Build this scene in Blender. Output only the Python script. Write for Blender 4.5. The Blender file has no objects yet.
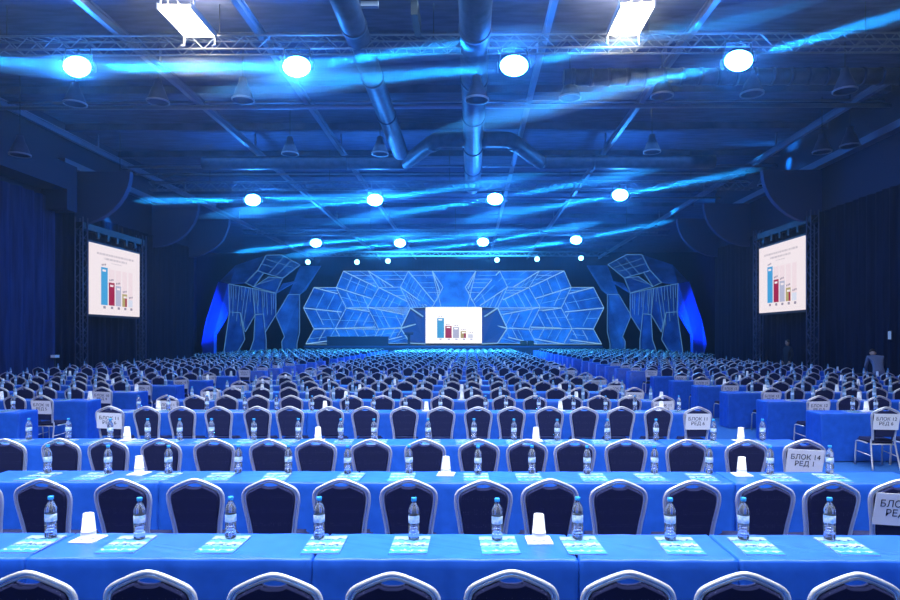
import bpy, bmesh, math, random
from math import sin, cos, tan, pi, radians as R, sqrt
from mathutils import Vector, Matrix

random.seed(7)
scene = bpy.context.scene
COL = scene.collection
F, CX, HY, CAMZ, YAW = 640.0, 464.4, 336.5, 1.95, R(.5)

def P(x, y, d):
    """world point on the plane Y=d seen at pixel x, y"""
    u = (x - CX) / F
    dx, dy = u * cos(YAW) - sin(YAW), u * sin(YAW) + cos(YAW)
    t = d / dy
    return Vector((dx * t, d, CAMZ + (HY - y) / F * t))

def to_px(p):
    a = p[1] * cos(YAW) - p[0] * sin(YAW)
    b = p[0] * cos(YAW) + p[1] * sin(YAW)
    return CX + F * b / a, HY - (p[2] - CAMZ) * F / a

# ------------------------------------------------------------------ materials
def mat(name, base=(.5, .5, .5), rough=.6, metal=0.0, spec=.5, emit=None, estr=0.0, trans=0.0, ior=1.45):
    m = bpy.data.materials.new(name)
    m.use_nodes = True
    b = m.node_tree.nodes['Principled BSDF']
    b.inputs['Base Color'].default_value = (*base, 1)
    b.inputs['Roughness'].default_value = rough
    b.inputs['Metallic'].default_value = metal
    b.inputs['Specular IOR Level'].default_value = spec
    b.inputs['IOR'].default_value = ior
    b.inputs['Transmission Weight'].default_value = trans
    if emit:
        b.inputs['Emission Color'].default_value = (*emit, 1)
        b.inputs['Emission Strength'].default_value = estr
    return m

def noise_tint(m, c1, c2, scale, detail=2.0, stretch=(1, 1, 1), lo=.35, hi=.65, bump=0.0, coord='Object'):
    nt = m.node_tree
    b = nt.nodes['Principled BSDF']
    tc = nt.nodes.new('ShaderNodeTexCoord')
    mp = nt.nodes.new('ShaderNodeMapping')
    mp.inputs['Scale'].default_value = stretch
    nz = nt.nodes.new('ShaderNodeTexNoise')
    nz.inputs['Scale'].default_value = scale
    nz.inputs['Detail'].default_value = detail
    rp = nt.nodes.new('ShaderNodeValToRGB')
    rp.color_ramp.elements[0].position = lo
    rp.color_ramp.elements[1].position = hi
    rp.color_ramp.elements[0].color = (*c1, 1)
    rp.color_ramp.elements[1].color = (*c2, 1)
    nt.links.new(tc.outputs[coord], mp.inputs[0])
    nt.links.new(mp.outputs[0], nz.inputs['Vector'])
    nt.links.new(nz.outputs[0], rp.inputs[0])
    nt.links.new(rp.outputs[0], b.inputs['Base Color'])
    if bump:
        bp = nt.nodes.new('ShaderNodeBump')
        bp.inputs['Strength'].default_value = bump
        bp.inputs['Distance'].default_value = .02
        nt.links.new(nz.outputs[0], bp.inputs['Height'])
        nt.links.new(bp.outputs[0], b.inputs['Normal'])
    return m

def emis(name, c, s):
    m = bpy.data.materials.new(name)
    m.use_nodes = True
    nt = m.node_tree
    nt.nodes.clear()
    e = nt.nodes.new('ShaderNodeEmission')
    e.inputs[0].default_value = (*c, 1)
    e.inputs[1].default_value = s
    o = nt.nodes.new('ShaderNodeOutputMaterial')
    nt.links.new(e.outputs[0], o.inputs['Surface'])
    return m

def haze_mat(name, dens, c=(.75, .87, 1), aniso=0.0):
    m = bpy.data.materials.new(name)
    m.use_nodes = True
    nt = m.node_tree
    nt.nodes.clear()
    v = nt.nodes.new('ShaderNodeVolumeScatter')
    v.inputs['Color'].default_value = (*c, 1)
    v.inputs['Density'].default_value = dens
    v.inputs['Anisotropy'].default_value = aniso
    o = nt.nodes.new('ShaderNodeOutputMaterial')
    nt.links.new(v.outputs[0], o.inputs['Volume'])
    return m

def dotted_fabric():
    m = mat('chair_fabric', (.006, .011, .06), .9, spec=.15)
    nt = m.node_tree
    b = nt.nodes['Principled BSDF']
    tc = nt.nodes.new('ShaderNodeTexCoord')
    vo = nt.nodes.new('ShaderNodeTexVoronoi')
    vo.inputs['Scale'].default_value = 62
    vo.inputs['Randomness'].default_value = .25
    rp = nt.nodes.new('ShaderNodeValToRGB')
    e = rp.color_ramp.elements
    e[0].position, e[1].position = .10, .16
    e[0].color, e[1].color = (.13, .15, .27, 1), (.021, .026, .088, 1)
    nt.links.new(tc.outputs['Object'], vo.inputs['Vector'])
    nt.links.new(vo.outputs['Distance'], rp.inputs[0])
    nt.links.new(rp.outputs[0], b.inputs['Base Color'])
    return m

def brochure_cover():
    m = mat('brochure_cover', (.2, .5, .8), .25, spec=.6)
    nt = m.node_tree
    b = nt.nodes['Principled BSDF']
    tc = nt.nodes.new('ShaderNodeTexCoord')
    sp = nt.nodes.new('ShaderNodeSeparateXYZ')
    nt.links.new(tc.outputs['Object'], sp.inputs[0])
    # bands across the cover: cyan foot, white title strip, sky picture with a dark skyline
    mr = nt.nodes.new('ShaderNodeMapRange')
    mr.inputs[1].default_value, mr.inputs[2].default_value = -.1485, .1485
    nt.links.new(sp.outputs['Y'], mr.inputs[0])
    nz = nt.nodes.new('ShaderNodeTexNoise')
    nz.inputs['Scale'].default_value = 34
    nz.inputs['Detail'].default_value = 3
    nt.links.new(tc.outputs['Object'], nz.inputs['Vector'])
    ad = nt.nodes.new('ShaderNodeMath')
    ad.operation = 'MULTIPLY_ADD'
    ad.inputs[1].default_value = .34
    ad.inputs[2].default_value = -.17
    nt.links.new(nz.outputs[0], ad.inputs[0])
    su = nt.nodes.new('ShaderNodeMath')
    nt.links.new(mr.outputs[0], su.inputs[0])
    nt.links.new(ad.outputs[0], su.inputs[1])
    rp = nt.nodes.new('ShaderNodeValToRGB')
    rp.color_ramp.interpolation = 'CONSTANT'
    e = rp.color_ramp.elements
    e[0].position, e[0].color = 0, (.04, .26, .55, 1)
    e[1].position, e[1].color = .14, (.45, .57, .68, 1)
    for pos, c in ((.19, (.05, .29, .55, 1)), (.34, (.2, .42, .62, 1)), (.42, (.04, .08, .2, 1)), (.49, (.42, .54, .66, 1)),
                   (.6, (.1, .34, .6, 1)), (.76, (.06, .1, .25, 1)), (.82, (.38, .52, .66, 1))):
        k = e.new(pos)
        k.color = c
    nt.links.new(su.outputs[0], rp.inputs[0])
    nt.links.new(rp.outputs[0], b.inputs['Base Color'])
    return m

MT = {}
MT['cloth'] = noise_tint(mat('blue_tablecloth', (.014, .11, .62), .42, spec=.55), (.011, .098, .57), (.017, .122, .67), 9, 4, bump=.06)
MT['fabric'] = dotted_fabric()
MT['silver'] = mat('silver_frame', (.74, .73, .76), .36, .45)
MT['paper'] = mat('white_paper', (.86, .86, .88), .8)
MT['cup'] = mat('white_paper_cup', (.92, .92, .93), .6)
MT['ink'] = mat('black_ink', (.01, .01, .02), .8)
MT['cover'] = brochure_cover()
MT['water'] = mat('clear_plastic_water', (.86, .94, 1), .05, trans=.88, ior=1.25, spec=.8)
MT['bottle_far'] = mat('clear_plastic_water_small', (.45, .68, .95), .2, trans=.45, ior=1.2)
MT['cap'] = mat('blue_cap', (.03, .33, .78), .4)
MT['label'] = noise_tint(mat('bottle_label', (.5, .7, .95), .45), (.30, .55, .9), (.80, .9, 1), 45, 2)
MT['carpet'] = noise_tint(mat('blue_carpet', (.03, .13, .42), .95, spec=.1), (.02, .10, .36), (.04, .15, .46), 60, 3)
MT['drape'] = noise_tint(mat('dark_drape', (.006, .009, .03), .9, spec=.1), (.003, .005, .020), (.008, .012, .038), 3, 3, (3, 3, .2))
MT['drape_lit'] = noise_tint(mat('drape_painted_lit', (.015, .03, .11), .9, spec=.1), (.010, .02, .085), (.02, .04, .14), 3, 3, (3, 3, .2))  # drape colour raised to hold the light falling on the near curtain
MT['wall'] = mat('upper_wall_paint', (.013, .02, .06), .85)
MT['gusset'] = mat('gusset_lit_tone', (.04, .06, .15), .8)  # wall tone lightened: blue light on the plates is put into the colour
MT['ceiling'] = noise_tint(mat('ceiling_deck', (.045, .06, .15), .8), (.032, .045, .115), (.06, .078, .18), 1.3, 3, (1, 5, 1))
MT['beam'] = mat('ceiling_steel', (.16, .18, .26), .5, .2)
MT['pipe'] = mat('galvanised_pipe', (.24, .26, .34), .4, .5)
MT['duct'] = noise_tint(mat('duct_metal', (.04, .055, .11), .48, 0, spec=.2), (.03, .045, .09), (.05, .065, .13), 4, 2)
MT['black'] = mat('black_metal', (.012, .013, .02), .5)
MT['dark'] = mat('dark_plastic', (.03, .03, .045), .6)
MT['truss'] = mat('aluminium_truss', (.16, .18, .24), .45, .5)
MT['lens'] = emis('blue_white_lamp_lens', (.03, .27, 1), 340)
MT['lens_small'] = emis('cyan_lamp_lens', (.25, .7, 1), 9)
MT['flood'] = emis('warm_floodlight_panel', (1, .86, .58), 45)
MT['screen_white'] = emis('screen_white', (1, .90, .95), .92)
MT['screen_centre'] = emis('screen_bright_white', (1, 1, 1), 1.3)
MT['bar_blue'] = emis('chart_blue', (.06, .36, .72), 1)
MT['bar_red'] = emis('chart_red', (.36, .015, .07), 1)
MT['bar_grey'] = emis('chart_grey', (.46, .48, .66), 1)
MT['bar_tan'] = emis('chart_tan', (.45, .38, .16), 1)
MT['bar_pale'] = emis('chart_pale', (.68, .73, .88), 1)
MT['bar_ghost'] = emis('chart_ghost_column', (.88, .74, .80), 1)
MT['chart_ink'] = emis('chart_ink', (.3, .26, .36), 1)
MT['chart_title'] = emis('chart_title', (.62, .55, .62), 1)
MT['panel'] = noise_tint(mat('stage_panel_blue', (.05, .16, .5), .55), (.02, .08, .32), (.09, .26, .7), .9, 5, lo=.3, hi=.7)
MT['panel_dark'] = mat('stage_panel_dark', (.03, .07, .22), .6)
MT['claw'] = noise_tint(mat('faceted_wing_blue', (.05, .12, .32), .5), (.02, .06, .2), (.08, .18, .45), .8, 4)
MT['leg_blue'] = mat('smooth_blue_leg', (.05, .2, .95), .5)
MT['tube_line'] = emis('light_line', (.32, .66, 1), .75)
MT['tube_soft'] = emis('soft_light_line', (.14, .5, 1), .75)
MT['tube_dim'] = emis('dim_light_line', (.14, .42, .9), .5)
MT['stage_black'] = mat('stage_black', (.015, .025, .07), .7)
MT['skin'] = mat('skin', (.5, .32, .25), .6)
MT['hair'] = mat('dark_hair', (.02, .015, .012), .7)
MT['suit'] = mat('dark_clothes', (.012, .014, .03), .85)
MT['shirt'] = mat('pale_shirt', (.15, .18, .28), .85)
MT['haze_streak'] = haze_mat('streak_haze', .20, (.7, .85, 1))  # dense haze for the added streak cones

# ------------------------------------------------------------------ mesh builder
class MB:
    def __init__(self):
        self.v, self.f, self.m, self.s = [], [], [], []

    def face(self, idx, m=0, s=False):
        self.f.append(tuple(idx)); self.m.append(m); self.s.append(s)

    def poly(self, pts, m=0):
        n = len(self.v)
        self.v += [tuple(p) for p in pts]
        self.face(range(n, n + len(pts)), m)

    def box(self, x0, x1, y0, y1, z0, z1, m=0):
        n = len(self.v)
        self.v += [(x, y, z) for z in (z0, z1) for y in (y0, y1) for x in (x0, x1)]
        for q in ((0, 2, 3, 1), (4, 5, 7, 6), (0, 1, 5, 4), (2, 6, 7, 3), (0, 4, 6, 2), (1, 3, 7, 5)):
            self.face([n + i for i in q], m)

    def tube(self, pts, r, n=8, m=0, caps=True, closed=False, up=None):
        pts = [Vector(p) for p in pts]
        k0, N = len(self.v), len(pts)
        ref = None
        for i, p in enumerate(pts):
            a = pts[i - 1] if (i > 0 or closed) else p
            b = pts[(i + 1) % N] if (i < N - 1 or closed) else p
            t = (b - a).normalized()
            if ref is None:
                ref = t.orthogonal().normalized()
                if up is not None:
                    ref = (Vector(up) - t * t.dot(Vector(up))).normalized()
            ref = (ref - t * t.dot(ref)).normalized()
            w = t.cross(ref)
            rr = r[i] if isinstance(r, (list, tuple)) else r
            for j in range(n):
                an = 2 * pi * (j + .5) / n
                self.v.append(tuple(p + (ref * cos(an) + w * sin(an)) * rr))
        for i in range(N if closed else N - 1):
            i2 = (i + 1) % N
            for j in range(n):
                j2 = (j + 1) % n
                self.face((k0 + i * n + j, k0 + i * n + j2, k0 + i2 * n + j2, k0 + i2 * n + j), m, n > 4)
        if caps and not closed:
            self.face([k0 + j for j in reversed(range(n))], m)
            self.face([k0 + (N - 1) * n + j for j in range(n)], m)

    def lathe(self, prof, n=16, c=(0, 0, 0), m=0, caps=True, mats=None):
        k0 = len(self.v)
        for r, z in prof:
            for j in range(n):
                a = 2 * pi * j / n
                self.v.append((c[0] + r * cos(a), c[1] + r * sin(a), c[2] + z))
        for i in range(len(prof) - 1):
            for j in range(n):
                j2 = (j + 1) % n
                self.face((k0 + i * n + j, k0 + i * n + j2, k0 + (i + 1) * n + j2, k0 + (i + 1) * n + j), mats[i] if mats else m, True)
        if caps:
            self.face([k0 + j for j in reversed(range(n))], mats[0] if mats else m)
            self.face([k0 + (len(prof) - 1) * n + j for j in range(n)], mats[-1] if mats else m)

    def slab(self, pts, thick, m=0):
        """polygon of 3D points given thickness along its normal"""
        pts = [Vector(p) for p in pts]
        nrm = Vector((0, 0, 0))
        for i in range(1, len(pts) - 1):
            nrm += (pts[i] - pts[0]).cross(pts[i + 1] - pts[0])
        nrm.normalize()
        n, k = len(pts), len(self.v)
        self.v += [tuple(p + nrm * thick / 2) for p in pts] + [tuple(p - nrm * thick / 2) for p in pts]
        self.face(range(k, k + n), m)
        self.face(range(k + 2 * n - 1, k + n - 1, -1), m)
        for i in range(n):
            j = (i + 1) % n
            self.face((k + i, k + n + i, k + n + j, k + j), m)

    def add(self, o, M=None, mm=None):
        k = len(self.v)
        self.v += [tuple(M @ Vector(p)) for p in o.v] if M is not None else o.v
        self.f += [tuple(i + k for i in q) for q in o.f]
        self.m += [mm[i] if mm else i for i in o.m]
        self.s += o.s

    def mesh(self, name, mats):
        me = bpy.data.meshes.new(name)
        me.from_pydata(self.v, [], self.f)
        for m in mats:
            me.materials.append(MT[m] if isinstance(m, str) else m)
        me.polygons.foreach_set('material_index', self.m)
        me.polygons.foreach_set('use_smooth', self.s)
        me.update()
        return me

    def obj(self, name, mats, parent=None, loc=(0, 0, 0), rz=0.0):
        return link(name, self.mesh(name, mats), parent, loc, rz)

def link(name, data, parent=None, loc=(0, 0, 0), rz=0.0):
    o = bpy.data.objects.new(name, data)
    COL.objects.link(o)
    if parent is not None:
        o.parent = parent
    o.location = loc
    o.rotation_euler = (0, 0, rz)
    return o

def tag(o, label=None, cat=None, group=None, kind=None):
    for k, v in (('label', label), ('category', cat), ('group', group), ('kind', kind)):
        if v:
            o[k] = v
    return o

def thing(name, label, cat, loc=(0, 0, 0), rz=0.0, group=None):
    return tag(link(name, None, None, loc, rz), label, cat, group)

def copy_tree(o, parent=None):
    c = o.copy()
    COL.objects.link(c)
    if parent is not None:
        c.parent = parent
    for ch in list(o.children):
        copy_tree(ch, c)
    return c

ONES = ['', 'first', 'second', 'third', 'fourth', 'fifth', 'sixth', 'seventh', 'eighth', 'ninth', 'tenth', 'eleventh', 'twelfth', 'thirteenth',
        'fourteenth', 'fifteenth', 'sixteenth', 'seventeenth', 'eighteenth', 'nineteenth', 'twentieth']
def nth(i):
    return ONES[i] if i <= 20 else 'twenty-' + ONES[i - 20] if i < 30 else 'thirtieth'

def catmull(pts, k=5):
    out = []
    n = len(pts)
    for i in range(n - 1):
        p0, p1, p2, p3 = pts[max(i - 1, 0)], pts[i], pts[i + 1], pts[min(i + 2, n - 1)]
        for j in range(k):
            t = j / k
            out.append(tuple(.5 * (2 * b + (c - a) * t + (2 * a - 5 * b + 4 * c - d) * t * t + (3 * b - a - 3 * c + d) * t ** 3) for a, b, c, d in zip(p0, p1, p2, p3)))
    out.append(tuple(pts[-1]))
    return out

# ------------------------------------------------------------------ the hall
XL, XR, YF, YB, ZC = -15.7, 13.75, 63.0, -7.0, 10.2
def struct(name, mb, mats, label=None):
    o = mb.obj(name, mats)
    return tag(o, label, None, None, 'structure')

YW, XL2, XR2 = 36.0, -27.0, 25.0
m = MB(); m.box(XL2 - .3, XR2 + .3, YB, YF + .3, -.3, 0)
struct('floor', m, ['carpet'], 'blue carpeted floor of the hall under the rows of seats')
m = MB(); m.box(XL2 - .3, XR2 + .3, YB, YF + .3, ZC, ZC + .3)
struct('ceiling', m, ['ceiling'], 'dark blue lit ceiling deck above the trusses')
m = MB(); m.box(XL - .3, XL, YB, YW, 0, ZC); m.box(XL2, XL, YW - .3, YW, 0, ZC); m.box(XL2 - .3, XL2, YW, YF, 0, ZC); struct('wall_left', m, ['wall'], 'dark side wall behind the drapes')
m = MB(); m.box(XR, XR + .3, YB, YW, 0, ZC); m.box(XR, XR2, YW - .3, YW, 0, ZC); m.box(XR2, XR2 + .3, YW, YF, 0, ZC); struct('wall_right', m, ['wall'], 'dark side wall behind the drapes on the far side')
m = MB(); m.box(XL2, XR2, YF, YF + .3, 0, ZC); struct('wall_back', m, ['drape'], 'dark end wall behind the stage')
m = MB(); m.box(XL, XR, YB - .3, YB, 0, ZC); struct('wall_front', m, ['wall'], 'wall behind the photographer')

def curtain(name, label, x, y0, y1, z0, z1, mt, step=.16, amp=.06, sgn=1):
    m = MB()
    n = int((y1 - y0) / step * 4)
    rng = random.Random(int(y0 * 7 + z1 * 3))
    ph = [rng.uniform(.6, 1.4) for _ in range(n + 2)]
    prof = []
    a = 0
    for i in range(n + 1):
        a += pi / 4 * ph[i]
        prof.append((x + sgn * (amp * (1 + sin(a)) * .6 + .03 * sin(a * .31)), y0 + (y1 - y0) * i / n))
    for z in (z0, z1):
        m.v += [(px, py, z) for px, py in prof]
    for z in (z0, z1):
        m.v += [(px - sgn * .03, py, z) for px, py in prof]
    N = n + 1
    for i in range(n):
        m.face((i, i + 1, N + i + 1, N + i), 0, True)
        m.face((2 * N + i, 3 * N + i, 3 * N + i + 1, 2 * N + i + 1), 0, True)
        m.face((N + i, N + i + 1, 3 * N + i + 1, 3 * N + i))
    o = m.obj(name, [mt])
    return tag(o, label, 'curtain', 'long side curtains')

curtain('curtain', 'pleated curtain coloured as blue lit, nearest on the left wall beside the dark drape', XL + .15, 8, 23.6, 0.01, 7.1, 'drape_lit', .3, .12)
curtain('curtain', 'long dark pleated curtain on the left wall behind the chart screen', XL + .04, 23.7, YW, 0.01, 6.9, 'drape', .22, .08)
curtain('curtain', 'long dark pleated curtain on the right wall behind the chart screen', XR - .04, 8, YW, 0.01, 6.8, 'drape', .22, .08, -1)

# bulkhead over the lit curtain, with a dropped end
m = MB(); m.box(XL + .01, XL + .95, 9, 23.9, 7.35, 8.3); m.box(XL + .01, XL + .95, 23.3, 23.9, 6.6, 7.36)
tag(m.obj('bulkhead', ['wall']), 'boxed bulkhead with a dropped end above the lit curtain', 'bulkhead', kind='structure')
m = MB(); m.box(XR - .35, XR - .01, 8, YW - .1, 8.5, 8.75)
tag(m.obj('wall_beam', ['beam']), 'steel edge beam high along the right wall', 'beam', kind='structure')
m = MB(); m.box(XL + .01, XL + .3, 24.2, YW - .1, 8.5, 8.75)
tag(m.obj('wall_beam', ['beam']), 'steel edge beam high along the left wall', 'beam', kind='structure')
# curved gusset plates where the roof frames meet the walls
for k, y in enumerate((25.2, 31.5, 35.5)):
    for sx, wx in ((1, XL), (-1, XR)):
        m = MB()
        arc = [(wx + sx * (.02 + 2.3 * sin(a)), 8.45 - 2.1 * cos(a)) for a in [pi / 2 * i / 10 for i in range(11)]]
        arc = [(wx + sx * .02, 8.45)] + arc
        m.slab([(px, y, pz) for px, pz in arc], .25)
        tag(m.obj('roof_gusset', ['gusset']), '%s curved roof gusset on the %s wall' % (['nearest', 'middle', 'farthest'][k], 'left' if sx > 0 else 'right'), 'gusset', kind='structure')

# longitudinal rails and cross pipes
for i, x in enumerate((-8.75, -5.25, 1.9, 5.5, 12.4, -15.2)):
    m = MB()
    m.box(x - .07, x + .07, 6, 62, 9.42, 9.46); m.box(x - .015, x + .015, 6, 62, 9.46, 9.62); m.box(x - .07, x + .07, 6, 62, 9.62, 9.66)
    for k in range(7):
        m.box(x - .03, x + .03, 10 + k * 8, 10.06 + k * 8, 9.66, ZC)
    tag(m.obj('ceiling_rail', ['beam']), 'steel ceiling rail, %s of six from the left, running towards the stage' % nth([2, 3, 4, 5, 6, 1][i]), 'rail', 'ceiling rails', 'structure')
for i, (y, z, r) in enumerate(((20.6, 9.35, .07), (20.9, 9.62, .04), (28.2, 9.45, .06), (28.9, 9.3, .035), (34.5, 9.4, .06), (46, 9.4, .06))):
    m = MB(); m.tube([(XL + .3, y, z), (XR - .3, y, z)], r, 10)
    tag(m.obj('cross_pipe', ['pipe']), 'straight pipe crossing the ceiling from wall to wall, %s towards the stage' % nth(i + 1), 'pipe', 'cross pipes', 'structure')
# roof purlins crossing the deck
for i in range(14):
    y = 10 + i * 3.7
    m = MB(); m.box(XL, XR, y - .12, y + .12, 9.95, 10.19)
    tag(m.obj('ceiling_purlin', ['ceiling']), 'deck purlin across the ceiling, %s towards the stage' % nth(i + 1), 'purlin', 'ceiling purlins', 'structure')

# ducts
def duct(label, paths, r, seams=()):
    m = MB()
    for p in paths:
        m.tube(p, r, 20)
    for a, b in seams:
        m.tube([a, b], r + .025, 20)
    return tag(m.obj('air_duct', ['duct']), label, 'duct', 'ceiling ducts')
duct('large round air duct running towards the stage along the ceiling centre', [[(.12, 9, 9.22), (.12, 31, 9.22)]], .37,
     [((.12, y, 9.22), (.12, y + .12, 9.22)) for y in (12, 15, 18, 21, 24.4, 27.5)])
def bend(pts):
    return catmull(pts, 4)
duct('side air duct bending away to the left of the central duct', [bend([(-.2, 23.4, 9.15), (-1.0, 23.4, 9.15), (-1.4, 23.7, 9.12), (-2.5, 26.0, 9.1), (-2.9, 26.3, 9.1), (-5, 26.3, 9.1), (-11, 26.3, 9.1)])], .28,
     [((-1.25, 23.6, 9.13), (-1.45, 23.85, 9.12)), ((-5, 26.3, 9.1), (-5.1, 26.3, 9.1))])
duct('side air duct bending away to the right of the central duct', [bend([(.44, 23.4, 9.15), (1.25, 23.4, 9.15), (1.65, 23.7, 9.12), (2.75, 26.0, 9.1), (3.15, 26.3, 9.1), (5, 26.3, 9.1), (10, 26.3, 9.1)])], .28,
     [((1.5, 23.6, 9.13), (1.7, 23.85, 9.12)), ((5, 26.3, 9.1), (5.1, 26.3, 9.1))])
duct('straight air duct parallel to the central one, left of it', [[(-2.75, 9, 9.35), (-2.75, 25.2, 9.2)]], .3, [((-2.75, y, 9.35 - (y - 9) * .0093), (-2.75, y + .1, 9.35 - (y - 9) * .0093)) for y in (12, 15, 18, 21)])
duct('pale corrugated duct crossing above the truss on the right', [[(2.6, 17.8, 9.15), (13.2, 17.8, 9.15)]], .22, [((2.8 + k * .5, 17.8, 9.15), (2.9 + k * .5, 17.8, 9.15)) for k in range(20)])
# dark ventilation box over the first truss
t = thing('ventilation_unit', 'dark boxy ventilation unit hanging above the first truss', 'ventilation unit', (-1.5, 13.4, 9.62))
m = MB(); m.box(-1.1, 1.15, -1.4, 1.2, 0, .5); m.obj('casing', ['dark'], t)
m = MB(); m.box(.15, .3, 1.2, 2.3, -.32, .1); m.obj('bracket', ['black'], t)
m = MB(); m.box(-1.0, -.6, 1.2, 1.32, -.12, .02); m.obj('vent_flap', ['pipe'], t)

# lighting trusses
def truss(y, z, label, x0=-14.2, x1=12.4, h=.33, w=.33):
    t = thing('lighting_truss', label, 'truss', (0, y, z), 0, 'lighting trusses')
    ch = MB()
    for dy in (-w / 2, w / 2):
        for dz in (0, h):
            ch.tube([(x0, dy, dz), (x1, dy, dz)], .026, 6)
    ch.obj('chord', ['truss'], t)
    la = MB()
    n = int((x1 - x0) / h)
    for i in range(n):
        xa, xb = x0 + (x1 - x0) * i / n, x0 + (x1 - x0) * (i + 1) / n
        za, zb = (0, h) if i % 2 else (h, 0)
        for dy in (-w / 2, w / 2):
            la.tube([(xa, dy, za), (xb, dy, zb)], .013, 4, caps=False)
        la.tube([(xa, -w / 2, h), (xb, w / 2, h)], .012, 4, caps=False)
        la.tube([(xa, -w / 2, 0), (xa, w / 2, 0)], .012, 4, caps=False)
    la.obj('lacing', ['truss'], t)
    for k in range(5):
        x = x0 + (x1 - x0) * (k + .5) / 5
        hg = MB(); hg.tube([(x, 0, h), (x, 0, ZC - z + .005)], .012, 5)
        hg.obj('hanger', ['black'], t)
ROWS_L = [(15.85, [(78, 67), (297, 67), (514, 66), (738, 61)]), (28.3, [(253, 200), (375, 200), (495, 199), (620, 195)]), (39.9, [(316, 243), (400, 243), (483, 242), (576, 240)])]
truss(15.85, 9.02, 'lighting truss nearest the camera, carrying the two floodlights')
truss(28.3, 8.45, 'second lighting truss above the middle rows')
truss(39.9, 8.25, 'third lighting truss, farther towards the stage')
truss(49.0, 8.1, 'last lighting truss just in front of the stage with small lamps', -12.5, 10.6)

# lamps
def lamp_meshes(s):
    hd = MB(); hd.lathe([(.10 * s, .42 * s), (.2 * s, .38 * s), (.27 * s, .2 * s), (.30 * s, .02 * s), (.31 * s, -.02 * s), (.29 * s, -.03 * s)], 18)
    yk = MB(); yk.tube([(-.36 * s, 0, -.05 * s), (-.36 * s, 0, .1 * s), (-.3 * s, 0, .45 * s), (.3 * s, 0, .45 * s), (.36 * s, 0, .1 * s), (.36 * s, 0, -.05 * s)], .02 * s, 6)
    ln = MB(); ln.lathe([(.30 * s, -.03 * s), (.29 * s, -.07 * s), (.22 * s, -.12 * s), (.1 * s, -.15 * s), (.01 * s, -.155 * s)], 20)
    return hd, yk, ln
LM = lamp_meshes(1.0)
hd_me, yk_me, ln_me = LM[0].mesh('housing', ['dark']), LM[1].mesh('yoke', ['black']), LM[2].mesh('lens', ['lens'])
def mk_light(name, kind, loc, energy, color, target=None, **kw):
    l = bpy.data.lights.new(name, kind)
    l.energy = energy
    l.color = color
    for k, v in kw.items():
        setattr(l, k, v)
    o = bpy.data.objects.new(name, l)
    COL.objects.link(o)
    o.location = loc
    if target is not None:
        o.rotation_euler = (Vector(target) - Vector(loc)).to_track_quat('-Z', 'Y').to_euler()
    return o

STREAKS = {(0, 0): ((-1, 4), (1, -2)), (0, 1): ((-1, -1), (1, 6)), (0, 2): ((-1, -6), (1, 11)), (0, 3): ((-1, -14), (1, 15)),
         (1, 0): ((-1, -1), (1, 1)), (1, 1): ((-1, -6), (1, 8)), (1, 2): ((-1, -9), (1, 10)), (1, 3): ((-1, -10), (1, 10)),
         (2, 0): ((-1, -7), (1, 4)), (2, 1): ((-1, -7), (1, 6)), (2, 2): ((-1, -8), (1, 9)), (2, 3): ((-1, -9), (1, 11))}
STREAK_E = 125000.0  # power of the added streak spots
nb = 0
for r, (d, pts) in enumerate(ROWS_L):
    for i, (px, py) in enumerate(pts):
        p = P(px, py, d - .2)
        t = thing('stage_light', 'glowing blue-white stage light, %s from the left on the %s truss' % (nth(i + 1), nth(r + 1)), 'stage light', p, 0, 'blue stage lights')
        head = link('housing', hd_me, t); head.rotation_euler = (R(-78), 0, 0); head.scale = (1.12, .8, 1)
        ln = link('lens', ln_me, head)
        yk = link('yoke', yk_me, t)
        cl = MB(); cl.tube([(0, 0, .43), (0, .2, [9.02, 8.45, 8.25][r] - p.z + .03)], .03, 6); cl.obj('clamp', ['black'], t)
        # added dense haze cones and side spots, standing in for lens smear streaks
        for s, a in STREAKS[(r, i)]:
            dv = Vector((s * cos(R(a)), -.05, sin(R(a)))).normalized()
            L = min(7.5, ((XR - .9 - p.x) if s > 0 else (p.x - XL - .9)) - .4)
            st = p + dv * .40
            c = MB(); c.tube([st + dv * L * q for q in (0, .15, .3, .45, .6, .7, .8, .9, 1)], [.13, .18, .24, .28, .31, .29, .23, .13, .005], 20)
            o = c.obj('streak_haze', ['haze_streak'])
            tag(o, 'added blue haze streak going %s from the %s light of the %s truss' % ('left' if s < 0 else 'right', nth(i + 1), nth(r + 1)), 'light beam', 'haze streaks', 'stuff')
            mk_light('added_streak_spot', 'SPOT', st - dv * .02, STREAK_E * (1.0 if r == 0 else 1.15 if r == 1 else 1.45), (.01, .32, 1), st + dv * 5, spot_size=R(5.2), spot_blend=1.0, shadow_soft_size=.09)  # added unseen spot that lights the streak cone

sm = lamp_meshes(.62)
shd, syk, sln = sm[0].mesh('housing', ['dark']), sm[1].mesh('yoke', ['black']), sm[2].mesh('lens', ['lens_small'])
for i, (px, py) in enumerate(((308, 262), (357, 262), (388, 261), (497, 260), (537, 259), (581, 258))):
    p = P(px, py, 48.9)
    t = thing('spotlight', 'small cyan spotlight, %s from the left on the truss before the stage' % nth(i + 1), 'spotlight', p, 0, 'small stage spotlights')
    head = link('housing', shd, t); head.rotation_euler = (R(-78), 0, 0)
    link('lens', sln, head); link('yoke', syk, t)
    cl = MB(); cl.tube([(0, 0, .27), (0, .1, max(.3, 8.1 - p.z))], .02, 6); cl.obj('clamp', ['black'], t)

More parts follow.
